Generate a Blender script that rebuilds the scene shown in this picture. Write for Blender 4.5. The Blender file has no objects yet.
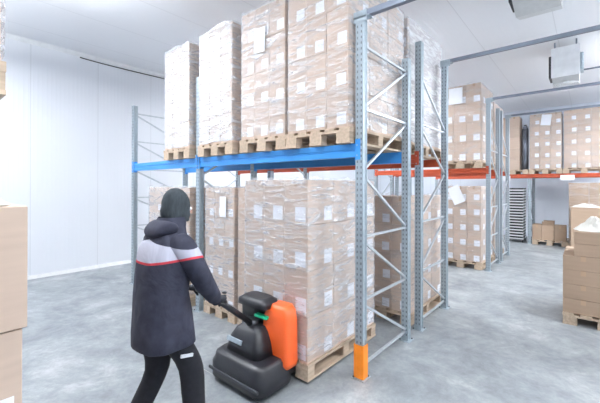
import bpy, bmesh, math, random
from mathutils import Vector, Matrix, noise
random.seed(7)
S = bpy.context.scene
C = S.collection
PI = math.pi

# ---------------------------------------------------------------- materials
def nt(name):
    m = bpy.data.materials.new(name); m.use_nodes = True
    t = m.node_tree; t.nodes.clear()
    o = t.nodes.new('ShaderNodeOutputMaterial')
    return m, t, o
def N(t, typ, **kw):
    n = t.nodes.new(typ)
    for k, v in kw.items():
        if k in n.inputs.keys(): n.inputs[k].default_value = v
        else: setattr(n, k, v)
    return n
def ramp(t, src, stops):
    r = t.nodes.new('ShaderNodeValToRGB')
    el = r.color_ramp.elements
    el[0].position = stops[0][0]; el[0].color = (*stops[0][1], 1)
    el[1].position = stops[-1][0]; el[1].color = (*stops[-1][1], 1)
    for p, c in stops[1:-1]:
        e = el.new(p); e.color = (*c, 1)
    t.links.new(src, r.inputs[0]); return r
def mapping(t, scale=(1,1,1), coord='Object', rot=(0,0,0)):
    tc = t.nodes.new('ShaderNodeTexCoord'); mp = t.nodes.new('ShaderNodeMapping')
    mp.inputs['Scale'].default_value = scale; mp.inputs['Rotation'].default_value = rot
    t.links.new(tc.outputs[coord], mp.inputs[0]); return mp
def simple(name, col, rough=.5, metal=0., var=.06, nscale=8., bump=0., scale=(1,1,1), objvar=0.):
    m, t, o = nt(name)
    b = N(t, 'ShaderNodeBsdfPrincipled', Roughness=rough, Metallic=metal)
    mp = mapping(t, scale)
    nz = N(t, 'ShaderNodeTexNoise', Scale=nscale, Detail=4.)
    t.links.new(mp.outputs[0], nz.inputs['Vector'])
    d = tuple(max(0, c*(1-var)) for c in col); l = tuple(min(1, c*(1+var)) for c in col)
    r = ramp(t, nz.outputs['Fac'], [(.3, d), (.7, l)])
    last = r.outputs[0]
    if objvar:
        oi = t.nodes.new('ShaderNodeObjectInfo')
        mr = N(t, 'ShaderNodeMapRange'); mr.inputs['To Min'].default_value = 1-objvar; mr.inputs['To Max'].default_value = 1+objvar
        t.links.new(oi.outputs['Random'], mr.inputs[0])
        hs = N(t, 'ShaderNodeHueSaturation'); t.links.new(mr.outputs[0], hs.inputs['Value']); t.links.new(last, hs.inputs['Color'])
        last = hs.outputs[0]
    t.links.new(last, b.inputs['Base Color'])
    if bump:
        bp = N(t, 'ShaderNodeBump', Strength=bump, Distance=.01)
        t.links.new(nz.outputs['Fac'], bp.inputs['Height']); t.links.new(bp.outputs[0], b.inputs['Normal'])
    t.links.new(b.outputs[0], o.inputs[0])
    return m
M = {}
M['card'] = simple('cardboard', (.585,.455,.365), .75, 0, .05, 3, .02, (1,1,9), .07)
M['card_plain'] = simple('cardboard_plain', (.41,.295,.21), .75, 0, .05, 3, .02, (1,1,9), .05)
M['tape'] = simple('packing_tape', (.50,.35,.24), .25, 0, .03, 6)
M['paper'] = simple('label_paper', (.86,.88,.93), .5, 0, .02, 6)
M['wood'] = simple('pallet_wood', (.50,.39,.29), .75, 0, .18, 4, .08, (9,1,9), .1)
M['galv'] = simple('galvanised_steel', (.40,.47,.52), .42, .5, .10, 30, .01)
M['galv_light'] = simple('zinc_brace_steel', (.55,.60,.64), .38, .5, .08, 30)
M['hole'] = simple('slot_dark', (.15,.17,.19), .8)
M['blue'] = simple('blue_paint', (.05,.31,.78), .35, 0, .05, 5)
M['orange_beam'] = simple('orange_red_paint', (.50,.085,.035), .4, 0, .06, 5)
M['guard'] = simple('orange_plastic', (.93,.27,.02), .45, 0, .10, 14)
M['truck_orange'] = simple('truck_orange', (.90,.13,.025), .4, 0, .03, 5)
M['black'] = simple('black_plastic', (.014,.015,.02), .42, 0, .2, 9)
M['dark_metal'] = simple('dark_metal', (.07,.075,.085), .4, .6)
M['green'] = simple('green_plastic', (.02,.62,.30), .4)
M['white_metal'] = simple('white_coated_metal', (.84,.86,.88), .4)
M['grey_metal'] = simple('grey_panel_metal', (.66,.67,.67), .45, .1, .05, 14)
M['pipe'] = simple('pipe_metal', (.22,.25,.31), .35, .6)
M['cable'] = simple('cable_black', (.02,.02,.025), .6)
M['tray'] = simple('tray_steel', (.72,.74,.75), .4, .1)
M['bag'] = simple('white_plastic_bag', (.62,.61,.57), .4, 0, .06, 10, .2)
M['navy'] = simple('navy_fabric', (.020,.022,.042), .85, 0, .25, 30, .15)
M['trouser'] = simple('black_trouser_fabric', (.008,.009,.014), .9, 0, .25, 30, .1)
M['knit'] = simple('grey_knit', (.034,.044,.052), .95, 0, .3, 60, .5, (1,1,.3))
M['skin'] = simple('skin', (.55,.33,.25), .5)
M['glove'] = simple('glove_fabric', (.018,.02,.028), .8)
M['shoe'] = simple('shoe_leather', (.015,.015,.018), .45)
M['joint'] = simple('joint_filler', (.55,.57,.58), .6)
M['reflective'] = simple('reflective_grey_tape', (.6,.62,.66), .4)
M['rubber'] = simple('rubber', (.025,.025,.025), .7)

def m_floor():
    m, t, o = nt('polished_concrete')
    b = N(t, 'ShaderNodeBsdfPrincipled', Roughness=.4)
    mp = mapping(t)
    n1 = N(t, 'ShaderNodeTexNoise', Scale=1.5, Detail=12., Roughness=.74, Distortion=.35)
    n2 = N(t, 'ShaderNodeTexNoise', Scale=7., Detail=9., Roughness=.78, Distortion=.5)
    for n in (n1, n2): t.links.new(mp.outputs[0], n.inputs['Vector'])
    r1 = ramp(t, n1.outputs['Fac'], [(.30,(.17,.19,.205)), (.46,(.245,.268,.285)), (.56,(.30,.325,.34)), (.64,(.41,.43,.44)), (.75,(.46,.48,.49))])
    r2 = ramp(t, n2.outputs['Fac'], [(.35,(.84,.84,.84)), (.65,(1.14,1.14,1.14))])
    mx = N(t, 'ShaderNodeMixRGB', blend_type='MULTIPLY'); mx.inputs[0].default_value = 1
    t.links.new(r1.outputs[0], mx.inputs[1]); t.links.new(r2.outputs[0], mx.inputs[2])
    t.links.new(mx.outputs[0], b.inputs['Base Color'])
    rr = ramp(t, n1.outputs['Fac'], [(.3,(.50,)*3), (.7,(.33,)*3)]); t.links.new(rr.outputs[0], b.inputs['Roughness'])
    bp = N(t, 'ShaderNodeBump', Strength=.06, Distance=.01); t.links.new(n2.outputs['Fac'], bp.inputs['Height']); t.links.new(bp.outputs[0], b.inputs['Normal'])
    t.links.new(b.outputs[0], o.inputs[0]); return m
def m_panel(name, col, axis, period, rib, rough=.3):
    """coated sandwich panel: a dark joint every period and shallow ribs between"""
    m, t, o = nt(name)
    b = N(t, 'ShaderNodeBsdfPrincipled', Roughness=rough)
    tc = t.nodes.new('ShaderNodeTexCoord'); sx = t.nodes.new('ShaderNodeSeparateXYZ')
    t.links.new(tc.outputs['Object'], sx.inputs[0])
    def ma(op, a, bb):
        n = N(t, 'ShaderNodeMath', operation=op)
        for i, v in enumerate((a, bb)):
            if v is None: continue
            if isinstance(v, (int, float)): n.inputs[i].default_value = v
            else: t.links.new(v, n.inputs[i])
        return n.outputs[0]
    u = sx.outputs[axis]
    fr = ma('FRACT', ma('DIVIDE', u, period), None)
    j = ma('LESS_THAN', fr, .012)
    mx = N(t, 'ShaderNodeMixRGB'); t.links.new(j, mx.inputs[0])
    mx.inputs[1].default_value = (*col, 1); mx.inputs[2].default_value = (*[c*.86 for c in col], 1)
    t.links.new(mx.outputs[0], b.inputs['Base Color'])
    s = ma('SINE', ma('MULTIPLY', u, 2*PI/rib), None)
    h = ma('POWER', ma('ABSOLUTE', s, None), 6.)
    nz = N(t, 'ShaderNodeTexNoise', Scale=.7, Detail=2.); t.links.new(tc.outputs['Object'], nz.inputs['Vector'])
    h2 = ma('ADD', ma('MULTIPLY', h, .5), ma('MULTIPLY', nz.outputs['Fac'], 3.))
    bp = N(t, 'ShaderNodeBump', Strength=.35, Distance=.008); t.links.new(h2, bp.inputs['Height']); t.links.new(bp.outputs[0], b.inputs['Normal'])
    t.links.new(b.outputs[0], o.inputs[0]); return m
def m_film(name, base, streak, edge):
    """stretch film: clear, with rough glossy wrinkles and white haze painted in for glare; more reflective at grazing angles"""
    m, t, o = nt(name)
    mp = mapping(t, (1.2,1.2,6.), rot=(.25,.18,0))
    nz = N(t, 'ShaderNodeTexNoise', Scale=2.6, Detail=7., Roughness=.65, Distortion=1.4)
    t.links.new(mp.outputs[0], nz.inputs['Vector'])
    mp2 = mapping(t, (3,3,22.), rot=(-.3,.12,0))
    nz2 = N(t, 'ShaderNodeTexNoise', Scale=2., Detail=5., Roughness=.6, Distortion=.8)
    t.links.new(mp2.outputs[0], nz2.inputs['Vector'])
    bp = N(t, 'ShaderNodeBump', Strength=.9, Distance=.03); t.links.new(nz.outputs['Fac'], bp.inputs['Height'])
    bp2 = N(t, 'ShaderNodeBump', Strength=.6, Distance=.015); t.links.new(nz2.outputs['Fac'], bp2.inputs['Height']); t.links.new(bp.outputs[0], bp2.inputs['Normal'])
    gl = N(t, 'ShaderNodeBsdfGlossy', Roughness=.22); gl.inputs['Color'].default_value = (.97,.98,1,1)
    t.links.new(bp2.outputs[0], gl.inputs['Normal'])
    tr = N(t, 'ShaderNodeBsdfTransparent'); tr.inputs['Color'].default_value = (.985,.985,.99,1)
    lw = N(t, 'ShaderNodeLayerWeight', Blend=.5)
    mr = N(t, 'ShaderNodeMapRange'); t.links.new(lw.outputs['Facing'], mr.inputs[0])
    mr.inputs['From Min'].default_value = .1; mr.inputs['From Max'].default_value = .8
    mr.inputs['To Min'].default_value = base; mr.inputs['To Max'].default_value = base+edge
    rs = ramp(t, nz.outputs['Fac'], [(.46,(0,0,0)), (.64,(1,1,1))])
    ms = N(t, 'ShaderNodeMath', operation='MULTIPLY'); t.links.new(rs.outputs[0], ms.inputs[0]); ms.inputs[1].default_value = streak
    rs2 = ramp(t, nz2.outputs['Fac'], [(.58,(0,0,0)), (.70,(1,1,1))])
    ms2 = N(t, 'ShaderNodeMath', operation='MULTIPLY'); t.links.new(rs2.outputs[0], ms2.inputs[0]); ms2.inputs[1].default_value = streak*.8
    ad = N(t, 'ShaderNodeMath', operation='ADD'); t.links.new(ms.outputs[0], ad.inputs[0]); t.links.new(ms2.outputs[0], ad.inputs[1])
    ad2 = N(t, 'ShaderNodeMath', operation='ADD', use_clamp=True); t.links.new(ad.outputs[0], ad2.inputs[0]); t.links.new(mr.outputs[0], ad2.inputs[1])
    mx = t.nodes.new('ShaderNodeMixShader'); t.links.new(ad2.outputs[0], mx.inputs[0]); t.links.new(tr.outputs[0], mx.inputs[1])
    df = N(t, 'ShaderNodeBsdfDiffuse'); df.inputs['Color'].default_value = (.84,.86,.90,1)  # white diffuse part puts lamp glare and film haze into the colour
    m2 = t.nodes.new('ShaderNodeMixShader'); m2.inputs[0].default_value = .5
    t.links.new(gl.outputs[0], m2.inputs[1]); t.links.new(df.outputs[0], m2.inputs[2]); t.links.new(m2.outputs[0], mx.inputs[2])
    t.links.new(mx.outputs[0], o.inputs[0]); return m
def m_emit(name, col, st):
    m, t, o = nt(name)
    e = N(t, 'ShaderNodeEmission', Strength=st); e.inputs['Color'].default_value = (*col, 1)
    t.links.new(e.outputs[0], o.inputs[0]); return m
M['floor'] = m_floor()
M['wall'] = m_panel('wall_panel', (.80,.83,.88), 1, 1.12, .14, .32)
M['wall_x'] = m_panel('wall_panel_far', (.72,.77,.85), 0, 1.12, .14, .4)  # wall panel in a darker tone, the far wall's shading put into its colour
M['ceil'] = m_panel('ceiling_panel', (.88,.895,.925), 0, 1.12, .14, .3)
M['film'] = m_film('stretch_film', .015, .34, .14)
M['film_haze_glare'] = m_film('stretch_film_haze_glare', .03, .50, .34)  # whiter grade of the film, glare painted in along with its haze
M['film_haze_glare_strong'] = m_film('stretch_film_strong_haze_glare', .22, .60, .45)  # whitest grade, painting the glare on wrapped upper loads
M['lamp'] = m_emit('lamp_diffuser', (.95,.98,1), 14)

# ---------------------------------------------------------------- helpers
class MB:
    def __init__(s): s.b = bmesh.new(); s.mats = []
    def mi(s, m):
        if m not in s.mats: s.mats.append(m)
        return s.mats.index(m)
    def box(s, x0, x1, y0, y1, z0, z1, m, bev=0., rot=None):
        g = bmesh.ops.create_cube(s.b, size=1)
        vs = g['verts']
        for v in vs: v.co = Vector(((x0+x1)/2+v.co.x*(x1-x0), (y0+y1)/2+v.co.y*(y1-y0), (z0+z1)/2+v.co.z*(z1-z0)))
        if rot is not None:
            c = Vector(((x0+x1)/2, (y0+y1)/2, (z0+z1)/2))
            for v in vs: v.co = c + rot @ (v.co-c)
        fs = {f for v in vs for f in v.link_faces}
        i = s.mi(m)
        for f in fs: f.material_index = i
        if bev:
            es = list({e for v in vs for e in v.link_edges})
            r = bmesh.ops.bevel(s.b, geom=es, offset=bev, segments=2, affect='EDGES', profile=.5)
            for f in r['faces']: f.material_index = i
        return s
    def bar(s, a, b, w, h, m, bev=0.):
        """rectangular bar from a to b, w horizontal across, h up"""
        a = Vector(a); b = Vector(b); d = (b-a); L = d.length; d.normalize()
        up = Vector((0,0,1)) if abs(d.z) < .95 else Vector((1,0,0))
        x = d.cross(up).normalized(); z = x.cross(d)
        g = bmesh.ops.create_cube(s.b, size=1); i = s.mi(m)
        for v in g['verts']: v.co = (a+b)/2 + d*v.co.y*L + x*v.co.x*w + z*v.co.z*h
        for f in {f for v in g['verts'] for f in v.link_faces}: f.material_index = i
        return s
    def cyl(s, a, b, r, m, seg=12, r2=None):
        a = Vector(a); b = Vector(b); d = b-a; L = d.length
        g = bmesh.ops.create_cone(s.b, cap_ends=True, segments=seg, radius1=r, radius2=r if r2 is None else r2, depth=L)
        q = Vector((0,0,1)).rotation_difference(d.normalized()); i = s.mi(m)
        for v in g['verts']: v.co = (a+b)/2 + q @ v.co
        for f in {f for v in g['verts'] for f in v.link_faces}: f.material_index = i; f.smooth = len(f.verts) == 4
        return s
    def prism(s, pts, axis, a, b, m):
        """polygon pts (in the two other axes) extruded along axis from a to b"""
        def mk(p, w):
            l = [p[0], p[1]]; l.insert(axis, w); return s.b.verts.new(l)
        A = [mk(p, a) for p in pts]; B = [mk(p, b) for p in pts]; n = len(pts); i = s.mi(m)
        fs = [s.b.faces.new(A), s.b.faces.new(B[::-1])] + [s.b.faces.new((A[k], B[k], B[(k+1)%n], A[(k+1)%n])) for k in range(n)]
        for f in fs: f.material_index = i
        return s
    def build(s, name, parent=None, loc=None, smooth=False):
        bmesh.ops.recalc_face_normals(s.b, faces=s.b.faces)
        me = bpy.data.meshes.new(name); s.b.to_mesh(me); s.b.free()
        for m in s.mats: me.materials.append(M[m])
        if smooth:
            for p in me.polygons: p.use_smooth = True
        return link(name, me, parent, loc)
def link(name, me, parent=None, loc=None):
    o = bpy.data.objects.new(name, me); C.objects.link(o)
    if parent is not None: o.parent = parent
    if loc is not None: o.location = loc
    return o
def tag(o, label, cat, group=None, kind=None):
    if label: o['label'] = label
    if cat: o['category'] = cat
    if group: o['group'] = group
    if kind: o['kind'] = kind
    return o
def thing(name, label, cat, loc=(0,0,0), rz=0, group=None):
    o = bpy.data.objects.new(name, None); C.objects.link(o); o.empty_display_size = .1
    o.location = loc; o.rotation_euler = (0,0,rz)
    return tag(o, label, cat, group)
def struct(o): o['kind'] = 'structure'; return o
def tube(name, pts, r, mat, parent=None, res=6, cyclic=False):
    cu = bpy.data.curves.new(name, 'CURVE'); cu.dimensions = '3D'; cu.bevel_depth = r; cu.bevel_resolution = 3; cu.resolution_u = res
    sp = cu.splines.new('BEZIER'); sp.bezier_points.add(len(pts)-1)
    for p, q in zip(sp.bezier_points, pts): p.co = q; p.handle_left_type = p.handle_right_type = 'AUTO'
    sp.use_cyclic_u = cyclic
    tmp = bpy.data.objects.new(name, cu); C.objects.link(tmp); bpy.context.view_layer.update()
    me = bpy.data.meshes.new_from_object(tmp.evaluated_get(bpy.context.evaluated_depsgraph_get()))
    bpy.data.objects.remove(tmp); me.materials.clear(); me.materials.append(M[mat])
    for p in me.polygons: p.use_smooth = True
    return link(name, me, parent)

# ---------------------------------------------------------------- room
XL, XR, YN, YF, ZC = -6.235, 5.2, -6.0, 11.35, 4.36
struct(MB().box(XL-.2, XR+.2, YN-.2, YF+.2, -.15, 0, 'floor').build('floor'))
struct(MB().box(XL-.2, XR+.2, YN-.2, YF+.2, ZC, ZC+.15, 'ceil').build('ceiling'))
struct(MB().box(XL-.15, XL, YN, YF, 0, ZC, 'wall').build('wall_left'))
struct(MB().box(XR, XR+.15, YN, YF, 0, ZC, 'wall').build('wall_right'))
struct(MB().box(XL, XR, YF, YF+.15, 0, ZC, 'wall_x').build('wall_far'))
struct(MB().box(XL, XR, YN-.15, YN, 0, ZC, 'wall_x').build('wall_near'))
struct(MB().prism([(XL, 0), (XL+.05, 0), (XL+.02, .04), (XL+.0, .06)], 1, YN, YF, 'grey_metal').build('baseboard_left'))
struct(MB().prism([(XL, ZC), (XL+.07, ZC), (XL, ZC-.07)], 1, YN, YF, 'white_metal').build('trim_1'))
struct(MB().box(-2.4, XR, -.834, -.830, -.002, .0008, 'joint').build('trim_2'))      # pale filled floor joint

# ---------------------------------------------------------------- rack members
PW, PD = .078, .07
post_cache = {}
def post_mesh(H):
    k = round(H, 2)
    if k in post_cache: return post_cache[k]
    mb = MB()
    # omega profile: web with two flanges and inner return lips
    w, d, t_ = PW/2, PD/2, .006
    pts = [(-w,-d),(w,-d),(w,-d+.022),(w-.010,-d+.028),(w-.010,d-.012),(w,d-.006),(w,d),(-w,d),(-w,d-.006),(-w+.010,d-.012),(-w+.010,-d+.028),(-w,-d+.022)]
    mb.prism(pts, 2, .006, H, 'galv')
    z = .06
    while z < H-.05:
        for x in (-.019, .019):
            for sy in (-1, 1):
                y = sy*(d+.0006)
                mb.box(x-.0055, x+.0055, y-.0006, y+.0006, z, z+.022, 'hole')
        z += .05
    me_o = mb.build('post'); me = me_o.data; bpy.data.objects.remove(me_o)
    post_cache[k] = me; return me
plate = MB().box(-.065, .065, -.065, .065, 0, .006, 'galv').cyl((-.048,-.048,.005), (-.048,-.048,.016), .008, 'dark_metal', 6).cyl((.048,.048,.005), (.048,.048,.016), .008, 'dark_metal', 6).build('base_plate')
plate_me = plate.data; bpy.data.objects.remove(plate)
def frame(X, Y0, Y1, H, braces, label, name='rack_frame', group=None, H1=None):
    t = thing(name, label, 'rack frame', (X, Y0, 0), 0, group)
    D = Y1-Y0
    for y, h in ((0, H), (D, H1 or H)):
        link('post', post_mesh(h), t, (0, y, 0)); link('base_plate', plate_me, t, (0, y, 0))
    for fa, za, fb, zb in braces:
        a = (0, .03 if fa == 0 else D-.03, za); b = (0, .03 if fb == 0 else D-.03, zb)
        MB().bar(a, b, .022, .021, 'galv_light').build('brace', t)
    return t
zig = [(0,2.97,1,2.97),(1,2.95,0,2.42),(0,2.4,1,2.4),(1,2.38,0,1.85),(0,1.80,1,1.27),(1,1.25,0,1.25),(0,1.21,1,.70),(1,.68,0,.68),(0,.64,1,.13),(0,.10,1,.10)]
zig2 = [(0,3.05,1,2.50),(0,2.46,1,2.46),(0,2.42,1,1.90),(1,1.86,0,1.32),(1,1.28,0,1.28),(1,1.24,0,.72),(0,.68,1,.68),(0,.64,1,.14),(0,.10,1,.10)]
endf = [b for k in range(6) for b in ((0, 2.97-.49*k, 1, 2.97-.49*k), (0, 2.94-.49*k, 1, 2.52-.49*k))]+[(0,.06,1,.06)]
YB, YC, YD = .982, 1.359, 2.303
X1, X2, X3 = 0., -2.516, -4.514
frame(X1, 0, YB, 3.19, zig, 'galvanised upright frame with orange foot guard at the near end of the blue racking', H1=3.12)
frame(X2, 0, YB, 3.19, zig, 'galvanised upright frame between the two bays of blue racking')
frame(X3, 0, YB, 3.10, endf, 'galvanised end frame of the blue racking beside the white left wall')
frame(X1, YC, YD, 3.43, zig2, 'galvanised upright frame back to back with the orange-footed blue rack frame')
frame(X2, YC, YD, 3.43, zig2, 'galvanised frame of the red-beamed rack behind the middle of the blue racking')
frame(X3, YC, YD, 3.43, zig2, 'galvanised frame of the red-beamed rack behind the left bay of blue racking')
Y3, Y3b, Y4, Y4b = 5.055, 5.98, 6.28, 7.18
frame(X1, Y3, Y3b, 3.45, zig2, 'nearer of the two galvanised frames across the second aisle, beside the labelled carton loads')
frame(X1, Y4, Y4b, 3.45, zig2, 'farther of the two galvanised frames across the second aisle, under the farther tie bar')
frame(X2, Y3, Y3b, 3.45, zig2, 'galvanised frame at the hidden left end of the rack across the second aisle')
frame(X2, Y4, Y4b, 3.45, zig2, 'galvanised frame at the left end of the rearmost double rack')
YR = 9.6
frame(.19, YR, YR+1.0, 2.0, zig[4:], 'upright frame of the far-wall rack between the tray stack and the three small cartons')
frame(2.95, YR, YR+1.0, 2.0, zig[4:], 'upright frame at the right end of the far-wall rack')
frame(-2.55, YR, YR+1.0, 2.0, zig[4:], 'upright frame at the left end of the far-wall rack')
# foreground-left rack carrying the load at the frame edge
frame(-.13, -3.60, -2.66, 3.2, zig, 'galvanised upright frame of the rack at the left foreground edge')
frame(-2.6, -3.60, -2.66, 3.2, zig, 'galvanised left frame of the foreground rack')

BT, BH = 2.089, .125
def beam(xa, xb, Y, mat, label, face=-1, h=None, group=None, tags=()):
    L = xb-xa-PW
    h = h or (BH if mat == 'blue' else .105)
    t = thing('shelf_beam', label, 'shelf beam', ((xa+xb)/2, Y, BT), 0, group)
    hl = L/2-.004
    mb = MB()
    d = .025
    pr = [(-d*face*-1, 0), ]
    f = face
    # box beam with a shallow rolled groove on the aisle face
    pts = [(-f*d, 0), (f*d*.9, 0), (f*d, -.006), (f*d, -h*.42), (f*(d-.006), -h*.47), (f*(d-.006), -h*.53), (f*d, -h*.58), (f*d, -h+.006), (f*d*.9, -h), (-f*d, -h)]
    mb.prism(pts, 0, -hl, hl, mat).build('box_section', t)
    for s in (-1, 1):
        c = MB()
        x = s*(L/2)
        c.box(min(x, x-s*.006), max(x, x-s*.006), -d-.004, d+.004, -h-.025, .035, mat)
        yf = f*(PD/2+.003)
        c.box(min(x, x+s*.05), max(x, x+s*.05), min(yf-.002, yf+.002), max(yf-.002, yf+.002), -h-.025, .035, mat)
        for zz in (-.11, -.02): c.cyl((x+s*.02, yf, zz), (x+s*.02, yf+f*.008, zz), .006, 'galv', 8)
        c.build('end_connector', t)
    for tx in tags:
        MB().box(tx-.16, tx+.16, f*(d+.002)-.001, f*(d+.002)+.001, -h-.09, -h+.06, 'paper').build('beam_label', t)
    return t
beam(X2, X1, 0, 'blue', 'blue front shelf beam running to the orange-footed post')
beam(X3, X2, 0, 'blue', 'blue front shelf beam of the left bay, ending by the white wall')
beam(X2, X1, YB, 'blue', 'blue rear shelf beam behind the long blue front beam', 1)
beam(X3, X2, YB, 'blue', 'blue rear shelf beam of the left bay', 1)
for (xa, xb, nm) in ((X2, X1, 'behind the long blue bay'), (X3, X2, 'behind the left blue bay')):
    beam(xa, xb, YC, 'orange_beam', 'orange-red shelf beam %s, nearer of the pair' % nm)
    beam(xa, xb, YD, 'orange_beam', 'orange-red shelf beam %s, farther of the pair' % nm, 1)
beam(X2, X1, Y3, 'orange_beam', 'orange-red shelf beam facing the second aisle above the load with tilted white sheet')
beam(X2, X1, Y3b, 'orange_beam', 'orange-red rear beam of the rack across the second aisle', 1)
beam(X2, X1, Y4, 'orange_beam', 'orange-red front beam of the rearmost double rack')
beam(X2, X1, Y4b, 'orange_beam', 'orange-red rear beam of the rearmost double rack', 1)
beam(.19, 2.95, YR, 'orange_beam', 'orange-red far-wall shelf beam over the three small cartons, with white labels', tags=(-.48,))
beam(-2.55, .19, YR, 'orange_beam', 'orange-red far-wall shelf beam over the tray stack', tags=(.72,))
beam(.19, 2.95, YR+1.0, 'orange_beam', 'rear orange-red beam of the far-wall rack, right bay', 1)
beam(-2.55, .19, YR+1.0, 'orange_beam', 'rear orange-red beam of the far-wall rack, left bay', 1)
beam(-2.6, -.13, -2.66, 'blue', 'blue shelf beam of the foreground rack at the left edge', 1)
beam(-2.6, -.13, -3.60, 'blue', 'blue rear shelf beam of the foreground rack', -1)

# orange post guard
g = MB()
w, d = PW/2+.002, PD/2+.002
g.prism([(-w-.003,-d-.009),(w+.003,-d-.009),(w+.009,-d-.003),(w+.009,d),(w+.002,d),(w+.002,-d-.002),(-w-.002,-d-.002),(-w-.002,d),(-w-.009,d),(-w-.009,-d-.003)], 2, .008, .30, 'guard')
for xx in (-.02, .02): g.box(xx-.003, xx+.003, -d-.012, -d-.008, .02, .29, 'guard')
tag(g.build('post_guard', loc=(X1, 0, 0)), 'orange plastic guard around the foot of the nearest rack post', 'post guard')

# tie bars over the cross aisle
def tie(X0, Y, Z, w, label, X9=XR):
    t = thing('tie_bar', label, 'tie bar', (X0, Y, Z))
    MB().box(.02, X9-X0-.005, -w/2, w/2, -w/2, w/2, 'pipe').build('bar', t)
    MB().box(-.05, .10, -w/2-.012, w/2+.012, -w/2-.012, -w/2, 'galv').box(-.05, .08, -w/2-.012, -w/2-.004, -w/2-.05, w/2, 'galv').build('bracket', t)
    return t
tie(X1-.01, 0, 3.23, .05, 'grey steel tie bar running from the top of the orange-footed post')
tie(X1, YD, 3.455, .045, 'thick grey tie bar crossing under the ceiling above the main aisle')
tie(X1, Y3, 3.475, .045, 'grey tie bar crossing below the white ceiling cooler')
tie(X1, Y4b, 3.475, .045, 'farthest grey tie bar, just above the far-wall loads')
MB().bar((1.75, Y3+.03, 3.47), (XR-.02, Y3+1.6, 3.47), .035, .035, 'pipe').build('x')
bpy.context.view_layer.update()
o = C.objects['x']; o.name = 'diagonal_tie_bar'; tag(o, 'thin diagonal tie bar branching right from the bar below the ceiling cooler', 'tie bar')

# ---------------------------------------------------------------- pallets
def pallet(x0, x1, y0, y1, z, label, group=None):
    W, D = x1-x0, y1-y0
    t = thing('pallet', label, 'pallet', ((x0+x1)/2, y0, z), 0, group)
    def part(name, *b):
        o = MB().box(*b, 'wood').build(name, t); return o
    for k, fx in enumerate((-W/2, -.0725, W/2-.145)):
        part('bottom_board', fx+.001, fx+.144, 0, D, 0, .02)
        for fy in (0, D/2-.05, D-.10):
            part('block', fx+.004, fx+.141, fy+.002, fy+.098, .02, .098)
    for fy in (0, D/2-.05, D-.10): part('cross_board', -W/2, W/2, fy, fy+.10, .098, .12)
    n = 5
    for k in range(n):
        a = -W/2 + k*(W-.11)/(n-1)
        part('deck_board', a, a+.11, 0, D, .12, .142)
    return t

# ---------------------------------------------------------------- cartons
cc = {}; LASTW = None
def carton_mesh(sx, sy, sz, mat):
    k = (round(sx,3), round(sy,3), round(sz,3), mat)
    if k in cc: return cc[k]
    mb = MB(); mb.box(-sx/2, sx/2, -sy/2, sy/2, 0, sz, mat, bev=.004)
    o = mb.build('carton'); me = o.data; bpy.data.objects.remove(o); cc[k] = me; return me
lc = {}
def label_mesh(w, h, axis):
    k = (w, h, axis)
    if k in lc: return lc[k]
    mb = MB()
    if axis == 'y': mb.box(-w/2, w/2, -.0012, 0, -h/2, h/2, 'paper')
    else: mb.box(0, .0012, -w/2, w/2, -h/2, h/2, 'paper')
    o = mb.build('l'); me = o.data; bpy.data.objects.remove(o); lc[k] = me; return me
tc_ = {}
def tape_mesh(sx, sy, sz, axis):
    k = (round(sx,3), round(sy,3), round(sz,3), axis)
    if k in tc_: return tc_[k]
    mb = MB()
    mb.box(-.025, .025, -sy/2-.0006, sy/2+.0006, sz-.0002, sz+.0006, 'tape')
    mb.box(-.025, .025, -sy/2-.0006, -sy/2, sz-.06, sz, 'tape')
    o = mb.build('t'); me = o.data; bpy.data.objects.remove(o); tc_[k] = me; return me
ORD = ['bottom layer', 'second layer up', 'third layer up', 'fourth layer up', 'fifth layer up', 'sixth layer up']
def load(x0, x1, y0, y1, z, layers, lh, cols, rows, desc, side=True, film='film', pal=None, lab=.085, mat='card', sidelab=True, pal_label=None, frontmul=1, gap=.003, wrap_top=.02, nrm_front=True, seed=0):
    rnd = random.Random(seed or int((x0+10)*100+(y0+10)*7+z*31))
    px0, px1 = pal if pal else (x0-.02, x1+.02)
    if pal_label is not False: pallet(px0, px1, y0-.01, y1+.01, z, pal_label or 'wooden pallet under the '+desc)
    zb = z+.1425; cw = (x1-x0)/cols; cd = (y1-y0)/rows
    names = {1: ['only'], 2: ['left', 'right'], 3: ['left', 'middle', 'right']}[cols]
    rn = {1: ['front'], 2: ['front', 'back'], 3: ['front', 'middle', 'back']}[rows]
    grp = 'cartons of the '+desc
    for L in range(layers):
        for c in range(cols):
            for r in range(rows):
                vis = r == 0 or (side and c == cols-1)
                if not vis: continue
                if not nrm_front and c != cols-1: continue
                cx = x0+cw*(c+.5)+rnd.uniform(-.002,.002); cy = y0+cd*(r+.5)+rnd.uniform(-.003,.003)
                o = link('carton', carton_mesh(cw-gap*1.6, cd-gap*2, lh-gap, mat), None, (cx, cy, zb+L*lh+.0005))
                if r == 0: lb = 'brown carton, %s, %s column, %s' % (ORD[L], names[c], desc)
                else: lb = 'brown carton, %s, right side %s, %s' % (ORD[L], rn[r], desc)
                tag(o, lb, 'carton', grp)
                if L == layers-1: link('packing_tape', tape_mesh(cw-gap*1.6, cd-gap*2, lh-gap, 0), o)
                jx = rnd.uniform(-.006,.006); jz = rnd.uniform(-.006,.006)
                if r == 0 and lab:
                    link('paper_label', label_mesh(lab, lab*1.08, 'y'), o, (cw/2-gap-lab/2-.02+jx, -(cd/2-gap), lab*.54+.025+jz))
                if side and c == cols-1 and sidelab and lab:
                    link('paper_label', label_mesh(lab, lab*1.08, 'x'), o, (cw/2-gap*.8, cd/2-gap-lab/2-.03+jx, lab*.54+.025+jz))
    if film: wrap(x0, x1, y0, y1, zb+.025, zb+layers*lh+wrap_top, film, desc, rnd)
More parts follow.
